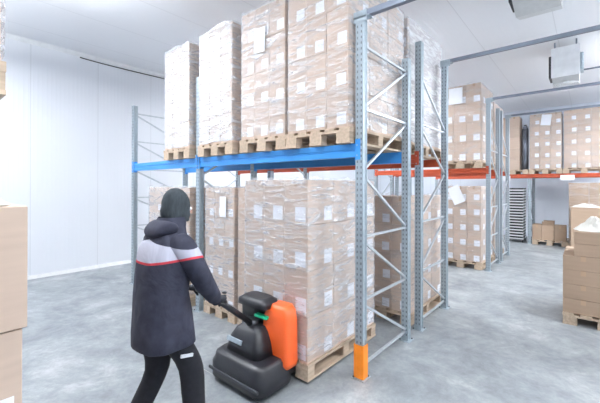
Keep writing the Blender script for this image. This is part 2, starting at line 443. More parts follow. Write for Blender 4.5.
def wrap(x0, x1, y0, y1, z0, z1, mat, desc, rnd):
    b = bmesh.new(); off = .010; r = .02
    per = []
    X0, X1_, Y0_, Y1_ = x0-off, x1+off, y0-off, y1+off
    def seg(a, c, n):
        for i in range(n):
            f = i/n; per.append((a[0]+(c[0]-a[0])*f, a[1]+(c[1]-a[1])*f))
    seg((X0+r, Y0_), (X1_-r, Y0_), 18); seg((X1_-r, Y0_), (X1_, Y0_+r), 2)
    seg((X1_, Y0_+r), (X1_, Y1_-r), 24); seg((X1_, Y1_-r), (X1_-r, Y1_), 2)
    seg((X1_-r, Y1_), (X0+r, Y1_), 18); seg((X0+r, Y1_), (X0, Y1_-r), 2)
    seg((X0, Y1_-r), (X0, Y0_+r), 24); seg((X0, Y0_+r), (X0+r, Y0_), 2)
    H = 30; rows = []
    cx, cy = (x0+x1)/2, (y0+y1)/2
    for k in range(H+1):
        z = z0+(z1-z0)*k/H; ring = []
        for (x, y) in per:
            p = Vector((x*3, y*3, z*9)); n = noise.noise(p)*.005 + noise.noise(p*2.3)*.002
            dx, dy = (1 if x > x1 else -1 if x < x0 else 0), (1 if y > y1 else -1 if y < y0 else 0)
            zz = z + (noise.noise(Vector((x*5, y*5, 3)))*.03 if k == H else 0) + (noise.noise(Vector((x*4, y*4, 7)))*.03 if k == 0 else 0)
            if k == H: n -= .006
            ring.append(b.verts.new((x+dx*n, y+dy*n, zz)))
        rows.append(ring)
    n = len(per)
    for k in range(H):
        for i in range(n): b.faces.new((rows[k][i], rows[k][(i+1)%n], rows[k+1][(i+1)%n], rows[k+1][i]))
    me = bpy.data.meshes.new('stretch_wrap'); b.to_mesh(me); b.free(); me.materials.append(M[mat])
    for p in me.polygons: p.use_smooth = True
    o = link('stretch_wrap', me); tag(o, 'clear stretch film wound around the '+desc, 'plastic wrap'); global LASTW; LASTW = o; return o
def sheet(x, y, z, w, h, tilt, label, name='paper_sheet'):
    par = [q for q in C.objects if q.name.startswith('stretch_wrap')][-1] if LASTW is None else LASTW
    o = MB().box(-w/2, w/2, -.001, .001, -h/2, h/2, 'paper').build(name, par, loc=(x, y, z)); o.rotation_euler = (0, tilt, 0)
    return tag(o, label, None)

D0, D1 = -.10, 1.08
LH = .362
# upper level of the blue racking
load(-.80, -.075, D0, D1, BT, 4, LH, 3, 3, 'load on blue beam nearest the orange-footed post', film='film_haze_glare', lab=.10)
load(-1.53, -.84, D0, D1, BT, 4, LH, 3, 2, 'second load from orange-footed post, blue beam', film='film_haze_glare', lab=.10, sidelab=False)
sheet(-1.20, D0-.022, 3.30, .17, .27, .04, 'white paper sheet')
load(-2.385, -1.70, D0, D1, BT, 4, LH, 3, 2, 'third load from orange-footed post, blue beam', film='film_haze_glare_strong', lab=.10, sidelab=False)
load(-3.28, -2.63, D0, D1, BT, 4, LH, 3, 2, 'load alone on the left blue bay', film='film_haze_glare_strong', lab=.10, sidelab=False)
# lower level of the blue racking
LL = .385
load(-2.42, -1.80, .02, 1.20, 0, 4, LL, 3, 2, 'floor load right of the middle rack post', side=False, film='film_haze_glare', lab=.085, pal=(-2.44, -1.775))
sheet(-2.0, -.004, 1.44, .13, .26, 0, 'white paper sheet')
load(-1.77, -1.20, .05, 1.23, 0, 4, LL, 2, 2, 'floor load behind the pallet truck', side=False, lab=.085, pal=(-1.77, -1.19))
load(-3.94, -2.74, -.02, 1.16, 0, 4, LL, 3, 2, 'floor load behind the walking person', film='film_haze_glare', lab=.085, sidelab=False)
# the load on the pallet truck
TZ = .028
load(-1.11, -.29, -.40, .79, TZ, 4, .398, 3, 3, 'load lifted on the orange pallet truck', film='film_haze_glare', lab=.12, pal=(-1.12, -.275))
# red-beamed rack behind
load(-.84, -.105, YC-.10, YC+1.13, BT, 4, .375, 3, 3, 'upper load behind the blue racking', film='film_haze_glare_strong', lab=.10)
load(-.86, -.12, YC+.02, YC+1.16, 0, 4, .36, 3, 3, 'floor load behind the blue racking', lab=.10)
# across the second aisle
load(-.92, -.12, Y3-.08, Y3+1.05, BT, 4, .40, 3, 3, 'upper load across the second aisle', lab=.12)
sheet(-.60, Y3-.103, 3.62, .27, .34, 0, 'white paper sheet')
load(-.92, -.13, Y3-.03, Y3+1.08, 0, 5, .315, 3, 3, 'floor load across the second aisle', lab=.11)
sheet(-.60, Y3-.052, 1.53, .24, .38, -.42, 'tilted white paper sheet')
load(-.50, -.12, Y4-.05, Y4+1.05, BT, 4, .36, 1, 3, 'upper load beside the farthest tie bar', lab=.10)
load(-.50, -.12, Y4-.05, Y4+1.05, 0, 4, .36, 1, 3, 'floor load in the rearmost double rack', lab=.10)
# far wall rack, upper level
load(-.62, -.06, YR-.04, YR+1.10, BT, 5, .325, 2, 2, 'upper far-wall load left of dark gap', side=False, lab=None, film=None, pal=(-.64,.165))
load(.20, .96, YR-.04, YR+1.10, BT, 5, .325, 3, 2, 'far-wall load with white sheet on top', side=False, lab=.10)
sheet(.60, YR-.062, 3.66, .24, .32, .12, 'white paper sheet')
load(1.01, 1.90, YR-.04, YR+1.10, BT, 5, .335, 3, 2, 'rightmost far-wall upper load', side=False, lab=.10)

# grey rolled film bundle standing in the gap between far loads
gb = MB()
gb.cyl((0,0,0), (0,0,1.22), .085, 'pipe', 24).cyl((0,0,1.22), (0,0,1.34), .085, 'pipe', 24, r2=.05).cyl((0,0,1.34), (0,0,1.37), .038, 'dark_metal', 16)
tag(gb.build('cylinder_roll', loc=(.065, YR+.14, BT+.142)), 'tall grey wrapped roll in the dark gap between far-wall upper loads', 'roll')

# three small cartons on the far floor pallet
pallet(.262, 1.10, YR-.05, YR+1.0, 0, 'wooden pallet on the floor under the three small cartons by the far wall')
def open_carton(x0, x1, y, z, h, label, flaps=0, mat='card_plain', depth=.4):
    t = thing('small_carton', label, 'carton', ((x0+x1)/2, y, z), 0)
    w = (x1-x0)/2; d = depth
    mb = MB(); th = .006
    mb.box(-w, w, 0, th, 0, h, mat).box(-w, w, d-th, d, 0, h, mat).box(-w, -w+th, th, d-th, 0, h, mat).box(w-th, w, th, d-th, 0, h, mat).box(-w+th, w-th, th, d-th, 0, th, mat)
    mb.build('body', t)
    if flaps:
        for s in (0, 1):
            y0 = 0 if s == 0 else d
            f = MB(); dy = -.06 if s == 0 else .06
            f.bar((-0, y0, h), (0, y0+dy, h+flaps), w*2-.01, .004, mat); f.build('flap', t)
        for s in (-1, 1):
            MB().bar((s*w, d/2, h), (s*(w-.006), d/2, h+.05), .25, .005, mat).build('flap', t)
    else:
        MB().box(-w, w, 0, d, h, h+.005, mat).build('lid', t); MB().box(-.025, .025, -.001, 0, h*.8, h, 'tape').build('packing_tape', t)
    return t
open_carton(.262, .49, YR+.0, .1425, .44, 'closed small brown carton, leftmost of three on the far floor pallet')
open_carton(.495, .78, YR+.0, .1425, .43, 'open small brown carton with raised flaps, middle of three on far pallet', .12)
open_carton(.79, 1.06, YR+.0, .1425, .44, 'closed small brown carton, rightmost of three on the far floor pallet')

# stack of trays
tm = MB()
tm.box(-.19, .19, 0, .6, 0, .004, 'tray').box(-.19, .19, 0, .006, .0, .034, 'tray').box(-.19, .19, .594, .6, 0, .045, 'tray').box(-.19, -.184, .006, .594, 0, .045, 'tray').box(.184, .19, .006, .594, 0, .045, 'tray')
for sx in (-.17, .17):
    for sy in (.03, .57): tm.box(sx-.012, sx+.012, sy-.012, sy+.012, .004, .085, 'dark_metal')
tm.box(-.172, .172, .03, .57, .0045, .078, 'black')  # dark filler block, painting the shade between the trays
tray0 = tm.build('tray')
words = ['bottom', 'second', 'third', 'fourth', 'fifth', 'sixth', 'seventh', 'eighth', 'ninth', 'tenth', 'eleventh', 'twelfth', 'thirteenth', 'fourteenth', 'fifteenth', 'sixteenth', 'seventeenth', 'topmost']
for k in range(18):
    o = tray0 if k == 0 else tray0.copy()
    if k: C.objects.link(o)
    o.location = (-.16+random.uniform(-.005,.005), YR+.05, .10+k*.0875)
    tag(o, 'grey metal tray, %s%s in the stack left of the far rack post' % (words[k], '' if k in (0, 17) else ' from the bottom'), 'tray', 'stacked grey trays by the far wall')
dl = MB(); dl.box(-.21, .21, 0, .64, .075, .099, 'dark_metal')
for sx in (-.17, .17):
    for sy in (.06, .58): dl.cyl((sx-.012, sy, .037), (sx+.012, sy, .037), .036, 'rubber', 16)
tag(dl.build('dolly', loc=(-.16, YR+.03, 0)), 'low wheeled dolly under the stack of grey trays', 'dolly')

# far right floor load
load(1.13, 1.98, YR-.28, YR+.72, 0, 5, .335, 2, 2, 'brown far floor load behind the crumpled plastic', side=False, lab=None, mat='card_plain')

# crumpled plastic
def crumple(name, cx, cy, z, sx, sy, h, label, seed, amp=.04, mat='bag', flat=False):
    b = bmesh.new(); n = 44; vs = []
    for i in range(n+1):
        row = []
        for j in range(n+1):
            u, v = i/n*2-1, j/n*2-1
            r = min(1., math.hypot(u, v))
            p = Vector((u*2.2+seed, v*2.2, seed*1.7))
            base = max(0, 1-r**1.7)
            t = noise.turbulence(p*1.3, 4, False)
            ridge = 1-abs(noise.noise(p*2.1))*2
            zz = h*base*(.6+.45*t) + amp*ridge*base*.6 + .006
            wob = 1+.12*noise.noise(Vector((u*1.5+seed, v*1.5, 9)))
            q = (abs(u)**4+abs(v)**4)**.25
            k = (q/ max(.001, math.hypot(u, v))) if (u or v) else 1
            row.append(b.verts.new((cx+u*sx*wob*k, cy+v*sy*wob*k, z+zz)))
        vs.append(row)
    for i in range(n):
        for j in range(n): b.faces.new((vs[i][j], vs[i+1][j], vs[i+1][j+1], vs[i][j+1]))
    me = bpy.data.meshes.new(name); b.to_mesh(me); b.free(); me.materials.append(M[mat])
    o = link(name, me); tag(o, label, 'plastic sheet')
    md = o.modifiers.new('t', 'SOLIDIFY'); md.thickness = .003; md.offset = -1
    return o

# right foreground stack
RY = 2.70
pallet(1.30, 2.10, RY, RY+.90, 0, 'wooden pallet under the plain brown cartons at the right edge')
def plain(x0, x1, y0, y1, z, h, label, grp):
    o = link('carton', carton_mesh(x1-x0-.004, y1-y0-.004, h-.003, 'card_plain'), None, ((x0+x1)/2, (y0+y1)/2, z+.0005))
    link('packing_tape', tape_mesh(x1-x0-.004, y1-y0-.004, h-.003, 0), o)
    return tag(o, label, 'carton', grp)
for L in range(4):
    for k, (a, b_) in enumerate(((1.30, 1.70), (1.70, 2.10))):
        for r in range(2):
            plain(a, b_, RY+.02+r*.43, RY+.45+r*.43, .1425+L*.178, .178, 'plain brown carton, %s, %s %s of the stack at the right edge' % (ORD[L], ['left', 'right'][k], ['front', 'back'][r]), 'plain cartons at the right edge')
for L in range(2):
    plain(1.41, 2.05, RY+.02, RY+.58, .1425+.712+L*.15, .15, 'wide flat plain carton, %s on top of the right-edge stack' % ['lower', 'upper'][L], 'wide cartons on the right-edge stack')
crumple('plastic_liner', 1.72, RY+.29, .1425+.712+.30, .30, .25, .30, 'crumpled white plastic liner on top of the plain cartons at the right edge', 3.1)
# smaller white film bundle on a carton further back
crumple('plastic_sheet', 1.50, YR-.44, 1.16, .33, .13, .11, 'loose white plastic film lying in front of the brown far floor load', 8.3)
st = MB(); st.box(1.18, 1.86, YR-.56, YR-.305, 0, 1.16, 'card_plain', bev=.006)
tag(st.build('tall_carton'), 'tall brown carton standing before the far floor load under white film', 'carton')

# left foreground stack
def big(x0, x1, y0, y1, z, h, label):
    o = link('large_carton', carton_mesh(x1-x0, y1-y0, h-.004, 'card'), None, ((x0+x1)/2, (y0+y1)/2, z))
    link('packing_tape', tape_mesh(x1-x0, y1-y0, h-.004, 0), o)
    return tag(o, label, 'carton'), o
pallet(-1.1, -.30, -3.12, -2.31, 0, 'wooden pallet under the large cartons at the left edge')
big(-1.09, -.31, -3.10, -2.32, .1425, .40, 'large brown carton at the left edge, bottom of three')
b2, _ = big(-1.09, -.31, -3.10, -2.325, .5445, .545, 'large brown carton at the left edge, middle of three, with white label')
link('paper_label', label_mesh(.34, .22, 'x'), b2, (.39, .19, .155))
big(-1.085, -.30, -3.10, -2.31, 1.091, .525, 'large brown carton at the left edge, topmost of three')
crumple('plastic_liner', -.45, -2.45, 1.614, .12, .10, .075, 'thin crumpled clear-white plastic lying on the large left-edge carton', 5.7, .015)
load(-1.12, -.372, -3.55, -2.385, BT, 4, LH, 2, 1, 'upper load at the left foreground edge', side=False, film='film_haze_glare', lab=None)

# cable on left wall
tag(tube('cable', [(XL+.02,-.33,4.275), (XL+.02,-.2,4.268), (XL+.02,.44,4.262), (XL+.02,1.4,4.275), (XL+.02,3.5,4.27), (XL+.02,6,4.28)], .010, 'cable'), 'black cable sagging along the top of the white left wall', 'cable')
# loose strip of tape on ceiling near cable end left out

# ---------------------------------------------------------------- ceiling coolers
def cooler(x0, x1, y0, y1, zb, label, pipes=True, fans=True):
    W, D, H = x1-x0, y1-y0, ZC-zb
    t = thing('ceiling_cooler', label, 'air cooler', (x0, y0, zb))
    MB().box(0, W, 0, .02, .0, H-.12, 'white_metal', bev=.006).build('front_panel', t)
    MB().prism([(0.02, .0), (D*.5, -.10), (D, .0), (D, H-.12), (.02, H-.12)], 0, 0.01, W-.01, 'grey_metal').build('housing', t)
    for s in ((0, 1) if fans else ()):
        cy = D*.27+s*D*.47; sl = -.06/(D*.5)*(1 if s == 0 else -1)
        cz = -.07
        fg = MB()
        for k in range(5):
            r = .05+k*.035
            seg = 24
            for i in range(seg):
                a, b_ = 2*PI*i/seg, 2*PI*(i+1)/seg
                fg.bar((W/2+r*math.cos(a), cy+r*math.sin(a), cz-.03), (W/2+r*math.cos(b_), cy+r*math.sin(b_), cz-.03), .006, .006, 'white_metal')
        fg.cyl((W/2, cy, cz-.03), (W/2, cy, cz+.03), .045, 'grey_metal', 16)
        fg.build('fan_guard', t)
    MB().box(-.05, 0, D*.25, D*.75, .05, H*.7, 'dark_metal', bev=.01).build('side_motor', t)
    for hx in (.05, W-.05):
        for hy in (.08, D-.08): MB().cyl((hx, hy, H-.125), (hx, hy, H), .012, 'pipe', 8).build('hanger_rod', t)
    if pipes:
        tube('pipe', [(W-.02, D*.3, .12), (W+.22, D*.3, .12), (W+.45, D*.3, .13), (W+.5, D*.3, .2), (W+.5, D*.3, H)], .014, 'pipe', t)
        MB().cyl((W+.5, D*.3, .24), (W+.5, D*.3, .48), .032, 'dark_metal', 16).cyl((W+.5, D*.3, .30), (W+.5, D*.3, .33), .036, 'white_metal', 16).build('valve', t)
        MB().box(W, W+.05, D*.1, D*.5, .1, .40, 'galv', bev=.01).build('header', t)
    return t
cooler(1.02, 1.43, 5.08, 5.85, 3.70, 'white ceiling air cooler with side pipe and grey underside, seen whole')
cooler(.80, 1.30, 2.28, 2.98, 4.05, 'grey underside of the nearer ceiling cooler, cut by the top edge', False, False)

# ---------------------------------------------------------------- ceiling lights (all the room's light, with added upward fill)
def lamp(x, y, power, label, L=1.2, up=1.7):
    z = 4.0
    t = thing('ceiling_light', label, 'ceiling light', (x, y, z))
    MB().box(-L/2, L/2, -.07, .07, -.02, .02, 'white_metal', bev=.005).build('housing', t)
    for nm, za, zb in (('lower_diffuser', -.030, -.0205), ('added_uplight', .0205, .030)): MB().box(-L/2+.01, L/2-.01, -.06, .06, za, zb, 'lamp').build(nm, t)  # upward-facing glow is added to brighten the ceiling
    for sx in (-1, 1): MB().cyl((sx*L*.4, 0, .03), (sx*L*.4, 0, ZC-z), .003, 'pipe', 6).build('hanger_rod', t)
    for k, f in ((-1, .68), (1, .32)):
        ld = bpy.data.lights.new('lamp', 'AREA'); ld.shape = 'RECTANGLE'; ld.size = L; ld.size_y = .14; ld.energy = power*f*1.1*(1.0 if k < 0 else up); ld.color = (.955,.975,1)
        lo = bpy.data.objects.new('lamp', ld); C.objects.link(lo); lo.parent = t; lo.location = (0,0,k*.04)
        if k > 0: lo.rotation_euler = (PI, 0, 0)
for (x, y, p, up, l) in (
    (-2.75,-1.75, 70, 8.0, 'ceiling light over the aisle before the left blue bay'), (.3,-2.3, 60, 2.5, 'ceiling light over the aisle near the photographer'),
    (2.9,-1.6, 120, 1.7, 'ceiling light behind the photographer'), (-4.9,-2.9, 70, 3.0, 'ceiling light in the near left corner'),
    (-4.6,3.7, 110, 2.5, 'ceiling light over the second aisle, left'), (-2.2,3.7, 90, 1.7, 'ceiling light over the second aisle, right'),
    (3.4,2.4, 170, 2.2, 'ceiling light right of the main aisle'), (3.2,6.2, 210, 2.2, 'ceiling light right of the main aisle, further in'),
    (-3.0,8.4, 140, 1.7, 'ceiling light before the far-wall rack, left'), (3.9,8.6, 170, 1.7, 'ceiling light before the far-wall rack, right')):
    lamp(x, y, p, l, up=up)

# ---------------------------------------------------------------- pallet truck
def truck():
    t = thing('pallet_truck', 'orange and black electric pallet truck under the lifted carton load', 'pallet truck', (-.70, -.42, 0))
    # local: +y into the load
    def loft(name, secs, mat, parent=t):
        """secs: list of (z, x0, x1, y0, y1, r) rounded rectangles"""
        b = bmesh.new(); rings = []
        for z, x0, x1, y0, y1, r in secs:
            ring = []
            for (cx, cy, a0) in ((x1-r, y1-r, 0), (x0+r, y1-r, PI/2), (x0+r, y0+r, PI), (x1-r, y0+r, 1.5*PI)):
                for k in range(6):
                    a = a0+k/5*PI/2; ring.append(b.verts.new((cx+r*math.cos(a), cy+r*math.sin(a), z)))
            rings.append(ring)
        n = len(rings[0])
        for a, c in zip(rings, rings[1:]):
            for i in range(n): b.faces.new((a[i], a[(i+1)%n], c[(i+1)%n], c[i]))
        b.faces.new(rings[0][::-1]); b.faces.new(rings[-1])
        me = bpy.data.meshes.new(name); b.to_mesh(me); b.free(); me.materials.append(M[mat])
        for p in me.polygons: p.use_smooth = len(p.vertices) == 4
        return link(name, me, parent)
    loft('chassis_skirt', [(.03,-.30,.31,-.44,-.06,.09), (.05,-.33,.335,-.47,-.05,.10), (.17,-.33,.335,-.47,-.05,.10), (.20,-.315,.32,-.455,-.05,.10), (.24,-.31,.315,-.44,-.05,.09), (.265,-.28,.29,-.40,-.06,.08)], 'black')
    MB().box(-.31, .32, -.478, -.462, .10, .125, 'dark_metal', bev=.004).build('bumper_strip', t)
    loft('motor_cover', [(.26,-.24,.20,-.37,-.10,.07), (.36,-.23,.17,-.34,-.10,.07), (.44,-.19,.13,-.29,-.10,.06), (.48,-.13,.09,-.25,-.11,.05)], 'black')
    loft('side_cover', [(.17,.03,.34,-.18,-.015,.04), (.21,.025,.352,-.19,-.015,.04), (.56,.045,.345,-.17,-.015,.04), (.64,.07,.33,-.155,-.015,.04), (.675,.11,.29,-.13,-.02,.035)], 'truck_orange')
    loft('rear_cover', [(.22,-.30,.04,-.14,-.02,.04), (.52,-.28,.06,-.14,-.02,.04), (.60,-.25,.08,-.17,-.02,.04), (.635,-.23,.14,-.24,-.03,.05), (.685,-.215,.135,-.25,-.03,.06), (.715,-.17,.09,-.21,-.06,.05)], 'black')
    MB().box(-.18, -.02, -.148, -.139, .36, .50, 'dark_metal', bev=.004).build('control_panel', t)
    MB().box(-.02, .13, -.205, -.145, .545, .570, 'green', bev=.006).build('green_stripe', t)
    MB().box(-.22, -.02, -.352, -.325, .33, .37, 'galv', bev=.006, rot=Matrix.Rotation(-.3, 3, 'X')).build('bumper_plate', t)
    for s in (-1, 1):
        f = MB()
        x = s*.205
        f.box(x-.08, x+.08, -.03, 1.10, .0755, .1245, 'dark_metal', bev=.008)
        f.prism([(1.10, .077), (1.16, .090), (1.16, .105), (1.10, .122)], 0, x-.075, x+.075, 'dark_metal')
        f.box(x-.08, x+.08, -.05, -.0, .08, .45, 'dark_metal')
        fo = f.build('fork', t)
        MB().cyl((x-.03, .98, .039), (x+.03, .98, .039), .038, 'rubber', 20).build('load_wheel', fo)
    MB().cyl((-.04, -.30, .115), (.04, -.30, .115), .114, 'rubber', 28).build('drive_wheel', t)
    for s in (-1, 1): MB().cyl((s*.24-.02, -.36, .06), (s*.24+.02, -.36, .06), .059, 'rubber', 20).build('castor_wheel', t)
    # tiller from the motor head up to the hands
    a = Vector((-.04, -.20, .47)); b_ = Vector((.13, -.70, .845))
    ti = MB().cyl(a, b_, .026, 'black', 14, r2=.022).cyl(a-Vector((0,0,.03)), a+Vector((0,0,.05)), .06, 'dark_metal', 16).build('tiller', t)
    d = (b_-a).normalized(); u = Vector((1,0,0)); u = (u-d*u.dot(d)).normalized(); w = d.cross(u)
    h = bpy.data.objects.new  # handle loop
    c = b_+d*.03
    pts = [c-d*.04, c-u*.07+d*.0, c-u*.125+d*.07, c-u*.09+d*.13, c+d*.13, c+u*.09+d*.13, c+u*.125+d*.07, c+u*.07]
    ho = tube('handle_loop', [tuple(p) for p in pts], .015, 'black', ti, cyclic=True)
    MB().bar(c-d*.04, c+d*.07, .085, .04, 'dark_metal').build('control_head', ti)
    MB().cyl(c-u*.045+w*.02+d*.05, c-u*.045-w*.03+d*.05, .012, 'green', 10).build('button', ti)
    return t, c, d, u, w
TR, HC, HD, HU, HW = truck()
org = Vector((-.70, -.42, 0))
HCw = org+HC

# ---------------------------------------------------------------- person
def skin(name, verts, edges, radii, mat, parent, sub=2, root=0, cut=None, smooth=True):
    me = bpy.data.meshes.new(name); me.from_pydata([tuple(v) for v in verts], edges, [])
    o = bpy.data.objects.new(name, me); C.objects.link(o)
    md = o.modifiers.new('skin', 'SKIN'); md.use_smooth_shade = True
    sv = me.skin_vertices[0].data
    for i, r in enumerate(radii):
        sv[i].radius = r if isinstance(r, tuple) else (r, r); sv[i].use_root = (i == root)
    s = o.modifiers.new('sub', 'SUBSURF'); s.levels = sub; s.render_levels = sub
    bpy.context.view_layer.update()
    dg = bpy.context.evaluated_depsgraph_get()
    nm = bpy.data.meshes.new_from_object(o.evaluated_get(dg)); bpy.data.objects.remove(o)
    nm.name = name; nm.materials.clear(); nm.materials.append(M[mat] if isinstance(mat, str) else mat)
    if cut:
        b = bmesh.new(); b.from_mesh(nm)
        for co, no in cut:
            g_ = bmesh.ops.bisect_plane(b, geom=b.verts[:]+b.edges[:]+b.faces[:], plane_co=co, plane_no=no, clear_outer=True)
            pass
        b.to_mesh(nm); b.free()
    for p in nm.polygons: p.use_smooth = True
    ob = link(name, nm, parent)
    return ob
def person():
    base = Vector((-.535, -1.58, 0))
    t = thing('person', 'person seen from behind in dark jacket and grey beanie, leaning to the pallet truck handle', 'person', base)
    V = Vector
    hand_c = HCw+HD*.0-base
    gR = HCw+HU*.112+HD*.06-base; gL = HCw-HU*.112+HD*.06-base       # grips on the handle loop
    # facing +y
    pel = V((0,-.01,.90)); wa = V((0,.0,1.05)); ch = V((0,.02,1.23)); ub = V((0,.04,1.35)); nb = V((0,.06,1.425)); nk = V((0,.075,1.49)); hd = V((0,.095,1.55)); ht = V((0,.105,1.61))
    sR, sL = V((.18,.035,1.355)), V((-.18,.035,1.355))
    wR = gR+V((.03,-.085,.035)); wL = gL+V((-.05,-.08,.035))
    def elbow(s, w, side):
        L1, L2 = .29, .26; d = w-s; D = min(d.length, L1+L2-.005); a = (L1*L1-L2*L2+D*D)/(2*D)
        h = math.sqrt(max(0, L1*L1-a*a)); dn = d.normalized(); o_ = V((side*.8,-.25,-.5)); o_ = (o_-dn*o_.dot(dn)).normalized()
        return s+dn*a+o_*h
    eR, eL = elbow(sR, wR, 1), elbow(sL, wL, -1)
    hR, hL = V((.095,-.01,.90)), V((-.095,-.01,.90))
    kR, kL = V((.10,.15,.50)), V((-.10,.03,.48))
    aR, aL = V((.10,.19,.09)), V((-.10,-.18,.15))
    tR, tL = V((.11,.35,.03)), V((-.10,-.05,.03))
    # body with legs inside trousers
    body_v = [pel, wa, ch, ub, nb, nk, hd, ht, sR, eR, wR, sL, eL, wL, hR, kR, aR, hL, kL, aL]
    body_e = [(0,1),(1,2),(2,3),(3,4),(4,5),(5,6),(6,7),(3,8),(8,9),(9,10),(3,11),(11,12),(12,13),(0,14),(14,15),(15,16),(0,17),(17,18),(18,19)]
    body_r = [(.11,.09),(.10,.08),(.11,.08),(.08,.06),.055,.054,(.078,.092),(.066,.08),.035,.035,.028,.035,.035,.028,.07,.05,.038,.07,.05,.038]
    body = skin('body', body_v, body_e, body_r, 'skin', t)
    # face
    hc = V((0,.095,1.55))
    f = MB()
    f.prism([(-.012,0),(.012,0),(0,.028)], 2, 0, .04, 'skin'); fo = f.build('nose', body, loc=hc+V((0,.095,-.035)))
    for s in (-1, 1):
        e = MB(); g_ = bmesh.ops.create_uvsphere(e.b, u_segments=12, v_segments=8, radius=.012); e.mi('paper')
        e.build('eye', body, loc=hc+V((s*.03,.088,.0)), smooth=True)
        e = MB(); g_ = bmesh.ops.create_uvsphere(e.b, u_segments=12, v_segments=8, radius=.03); e.mi('skin')
        eo = e.build('ear', body, loc=hc+V((s*.066,.0,-.01)), smooth=True); eo.scale = (.3,.7,1)
    mo = MB().box(-.025,.025,-.004,.004,-.005,.005,'skin', bev=.002).build('mouth', body, loc=hc+V((0,.09,-.06)))
    # trousers
    b = bmesh.new(); nseg = 20
    for hip, kn, an in ((hR, kR, aR), (hL, kL, aL)):
        top_ = V((hip.x*.75, hip.y, 1.0))
        path = [(top_, .085, .09), (V((hip.x*.8, hip.y, .88)), .085, .10), ((hip*2+kn)/3*1.0-V((hip.x*.12,kn.y*.12,0)), .084, .092), ((hip+kn*2)/3, .085, .09), (kn+V((0,.01,.02)), .073, .078), (kn*.65+an*.35, .070, .078), (kn*.3+an*.7, .062, .070), (an+V((0,0,.03)), .060, .070), (an+V((0,.0,-.005)), .064, .078)]
        rings = []
        for p, rx, ry in path:
            ring = []
            for k in range(nseg):
                a = 2*PI*k/nseg; w_ = noise.noise(p*9+V((math.cos(a), math.sin(a), 0)))*.006
                ring.append(b.verts.new(p+V(((rx+w_)*math.cos(a), (ry+w_)*math.sin(a), 0))))
            rings.append(ring)
        for p, q in zip(rings, rings[1:]):
            for k in range(nseg): b.faces.new((p[k], q[k], q[(k+1)%nseg], p[(k+1)%nseg]))
        b.faces.new(rings[0]); b.faces.new(rings[-1][::-1])
    me = bpy.data.meshes.new('trousers'); b.to_mesh(me); b.free(); me.materials.append(M['trouser'])
    for p in me.polygons: p.use_smooth = True
    tro = link('trousers', me, t); sb = tro.modifiers.new('s', 'SUBSURF'); sb.levels = sb.render_levels = 1
    MB().bar(V((.178,.03,.655)), V((.182,.11,.64)), .012, .018, 'reflective').build('reflective_patch', tro)
    # shoes
    for a, to in ((aR, tR), (aL, tL)):
        skin('shoe', [a+V((0,-.02,-.03)), (a+to)/2+V((0,0,-.01)), to+V((0,0,.015))], [(0,1),(1,2)], [(.045,.045),(.045,.04),(.042,.03)], 'shoe', t)
    # jacket with pale shoulder yoke and red piping
    m, tt, o_ = nt('jacket_fabric')
    b = N(tt, 'ShaderNodeBsdfPrincipled', Roughness=.85)
    tc = tt.nodes.new('ShaderNodeTexCoord'); sx = tt.nodes.new('ShaderNodeSeparateXYZ'); tt.links.new(tc.outputs['Object'], sx.inputs[0])
    def ma(op, a, c=None):
        n = N(tt, 'ShaderNodeMath', operation=op)
        for i, v in enumerate((a, c)):
            if v is None: continue
            if isinstance(v, (int, float)): n.inputs[i].default_value = v
            else: tt.links.new(v, n.inputs[i])
        return n.outputs[0]
    z = sx.outputs[2]; ax = ma('ABSOLUTE', sx.outputs[0])
    edge = ma('SUBTRACT', 1.235, ma('MULTIPLY', ma('POWER', ma('MULTIPLY', ax, 4.0), 2.), -.035))      # yoke lower line, rising to the shoulders
    top = ma('SUBTRACT', 1.37, ma('MULTIPLY', ax, .22))
    iny = ma('MULTIPLY', ma('GREATER_THAN', z, edge), ma('LESS_THAN', z, top))
    pip = ma('MULTIPLY', ma('GREATER_THAN', z, ma('SUBTRACT', edge, .014)), ma('LESS_THAN', z, edge))
    nz = N(tt, 'ShaderNodeTexNoise', Scale=18., Detail=4.)
    tt.links.new(tc.outputs['Object'], nz.inputs['Vector'])
    rn = ramp(tt, nz.outputs['Fac'], [(.3,(.018,.020,.038)), (.7,(.032,.035,.060))])
    m1 = N(tt, 'ShaderNodeMixRGB'); tt.links.new(iny, m1.inputs[0]); tt.links.new(rn.outputs[0], m1.inputs[1]); m1.inputs[2].default_value = (.46,.47,.56,1)
    m2 = N(tt, 'ShaderNodeMixRGB'); tt.links.new(pip, m2.inputs[0]); tt.links.new(m1.outputs[0], m2.inputs[1]); m2.inputs[2].default_value = (.55,.04,.06,1)
    tt.links.new(m2.outputs[0], b.inputs['Base Color'])
    nz2 = N(tt, 'ShaderNodeTexNoise', Scale=5., Detail=3., Distortion=1.2); tt.links.new(tc.outputs['Object'], nz2.inputs['Vector'])
    bp = N(tt, 'ShaderNodeBump', Strength=.6, Distance=.03); tt.links.new(nz2.outputs['Fac'], bp.inputs['Height']); tt.links.new(bp.outputs[0], b.inputs['Normal'])
    tt.links.new(b.outputs[0], o_.inputs[0])
    arms = []
    for sd, (s_, e_, w_) in ((1, (sR, eR, wR)), (-1, (sL, eL, wL))):
        arms.append(skin('sleeve', [V((sd*.10,.03,1.335)), s_, (s_+e_)/2, e_, (e_+w_)/2, w_], [(0,1),(1,2),(2,3),(3,4),(4,5)], [.078,.084,.078,.070,.060,.048], m, t))
    b = bmesh.new()
    for a_ in arms: b.from_mesh(a_.data); bpy.data.objects.remove(a_)
    for f_ in b.faces: f_.smooth = True
    prof = [(.70,.188,.178,.015),(.705,.192,.182,.015),(.78,.188,.172,.012),(.90,.182,.158,.005),(1.02,.178,.148,0),(1.14,.184,.146,.005),(1.24,.190,.144,.012),(1.31,.186,.134,.02),(1.36,.162,.118,.03),(1.40,.122,.100,.04),(1.435,.100,.094,.05),(1.47,.088,.092,.06),(1.50,.080,.086,.07)]
    rings = []
